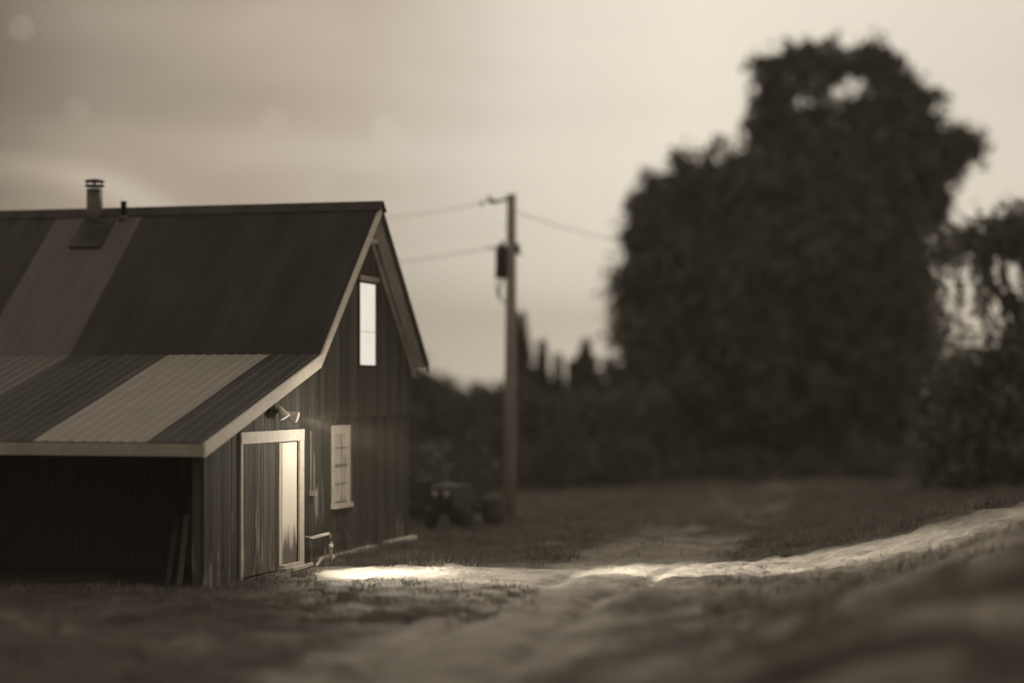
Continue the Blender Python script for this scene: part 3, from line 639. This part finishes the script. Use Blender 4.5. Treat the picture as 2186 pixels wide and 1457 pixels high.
MB().box(-.80, .75, -.2, .2, .26, .379).build('chassis', M['black'], trc)
rbox(.15, .70, -.42, .42, .42, .56, .05).build('fender', M['paint'], trc)
st_ = rbox(.25, .62, -.2, .2, .565, .66, .03); st_.prism([(.56, .66), (.66, .66), (.74, .95), (.66, .95)], -.2, .2); st_.build('seat', M['rubber'], trc)
sw = MB(); ring = [(.05 + .05 * math.cos(a * .5236), .17 * math.sin(a * .5236), .93 + .12 * math.cos(a * .5236)) for a in range(13)]; sw.tube(ring, .014, 6, False); sw.tube([(-.08, 0, .75), (.05, 0, .93)], .02, 6); sw.build('steering_wheel', M['rubber'], trc, True)
for (x, s, r_, wd) in ((-.6, 1, .19, .13), (-.6, -1, .19, .13), (.42, 1, .27, .2), (.42, -1, .27, .2)):
    tm = Matrix.Translation((x, s * (.36), r_)) @ Matrix.Rotation(R(90), 4, 'X')
    wh = MB().lathe([(r_ * .5, -wd / 2), (r_ * .9, -wd / 2), (r_, -wd / 3), (r_, wd / 3), (r_ * .9, wd / 2), (r_ * .5, wd / 2)], seg=20).xf(tm).build('wheel', M['rubber'], trc, True)
    MB().lathe([(r_ * .48, -wd / 2 - .004), (r_ * .2, -wd / 4), (r_ * .2, wd / 4), (r_ * .48, wd / 2 + .004)], seg=16).xf(tm).build('rim', M['dark_metal'], wh)

# ------------------------------------------------------------------ grass
def blades(n, xr, yr, hmin, hmax, wd, rng, keep):
    y = 1 / rng.uniform(1 / yr[1], 1 / yr[0], n); x = rng.uniform(-1, 1, n) * 0
    fx = rng.uniform(xr[0], xr[1], n); x = (fx - CX) / F * y * 1.0
    k = keep(x, y); x, y = x[k], y[k]; n = len(x)
    z = height(x, y); h = rng.uniform(hmin, hmax, n) * (.5 + 1.0 * np.clip(vnoise(x, y, .5, 6) + .5, 0, 1)); a = rng.uniform(0, 6.283, n); l = rng.normal(0, .35, (n, 2)) * h[:, None]
    wx, wy = np.cos(a) * wd, np.sin(a) * wd
    v = np.stack([np.stack([x - wx, y - wy, z - .01], -1), np.stack([x + wx, y + wy, z - .01], -1), np.stack([x + l[:, 0], y + l[:, 1], z + h], -1)], 1).reshape(-1, 3)
    return v
def outside(x, y):
    u = (x - P0.x) * ST + (y - P0.y) * CT; v = -(x - P0.x) * CT + (y - P0.y) * ST
    return ~((u > -.02) & (u < 8.35) & (v > -.12))
def k1(x, y): return outside(x, y) & (RNG.random(len(x)) < np.clip(1.0 - 1.7 * track_and_glow(x, y), .01, 1) * np.clip(.5 + 1.6 * vnoise(x, y, .45, 16), .02, 1))
parts = [blades(150000, (-250, 2400), (13, 34), .03, .09, .006, RNG, k1),
         blades(60000, (-100, 2300), (10, 17), .04, .11, .006, RNG, k1),
         blades(90000, (850, 2400), (30, 62), .05, .13, .012, RNG, k1)]
# long grass left standing against the wall foot and round the lit patch
def k2(x, y):
    u = (x - P0.x) * ST + (y - P0.y) * CT; v = -(x - P0.x) * CT + (y - P0.y) * ST
    return outside(x, y) & (v < -.13) & (v > -4) & (y > 29.0 + .35 * vnoise(x, y, .5, 4)) & (u < 9.5) & (RNG.random(len(x)) < .25 + .75 * (vnoise(x, y, .35, 8) > 0))
def k3(x, y): return outside(x, y) & (RNG.random(len(x)) < np.clip(1.2 * (vnoise(x, y, .22, 21) + .1) * (.6 + vnoise(x, y, 1.1, 22)), 0, 1)) & ((y < 26.9) | (x < -2.6))
parts.append(blades(150000, (150, 1150), (22, 29.2), .02, .07, .007, RNG, k3))
def k4(x, y): return (x > .8) & (RNG.random(len(x)) < np.clip(3 * (vnoise(x, y, .5, 25) - .05), 0, 1))
parts.append(blades(26000, (1500, 2400), (14, 25), .08, .2, .008, RNG, k4))
parts.append(blades(26000, (650, 1020), (28.6, 33.5), .06, .16, .006, RNG, k2))
v = np.concatenate(parts); f = np.arange(len(v)).reshape(-1, 3)
tag(np_mesh('grass', v, f, M['grass']), 'rough tufted grass growing round the barn and over the slopes', 'grass', kind='stuff')

# ------------------------------------------------------------------ stars
SD = 1900
for (x, y, r, lab) in ((46, 60, 3.0, 'brightest star, in the top left corner of the sky'), (165, 234, 2.6, 'faint star above the stove pipe'), (584, 255, 2.6, 'star above the middle of the barn ridge'),
                       (820, 272, 3.6, 'bright star above the peak of the gable'), (860, 291, 2.2, 'faint star just right of the bright star above the gable'), (685, 401, 2.6, 'low star close over the ridge near the gable')):
    p = px(x, y, SD); mb = MB(); mb.lathe([(.01, -r), (r * .7, -r * .7), (r, 0), (r * .7, r * .7), (.01, r)], 0, 0, 0, 12)
    o = mb.build('star', emis('starlight', (1, .93, .80, 1), 1.3) if 'starlight' not in bpy.data.materials else bpy.data.materials['starlight'], None, True); o.location = p
    tag(o, lab, 'star', 'stars in the night sky')

# ------------------------------------------------------------------ thin night haze over the fields
hm = bpy.data.materials.new('night_haze'); hm.use_nodes = True; t = NT(hm.node_tree); t.t.nodes.clear()
pv = t.n('ShaderNodeVolumePrincipled', {'Color': (.95, .86, .70, 1), 'Density': .0008, 'Anisotropy': 0.0})
t.n('ShaderNodeOutputMaterial', {1: pv.outputs[0]})
hz = MB().box(-1000, 1000, -60, 1620, -6, 60).build('haze', hm); tag(hz, 'thin pale night haze over the fields', 'haze', kind='stuff')
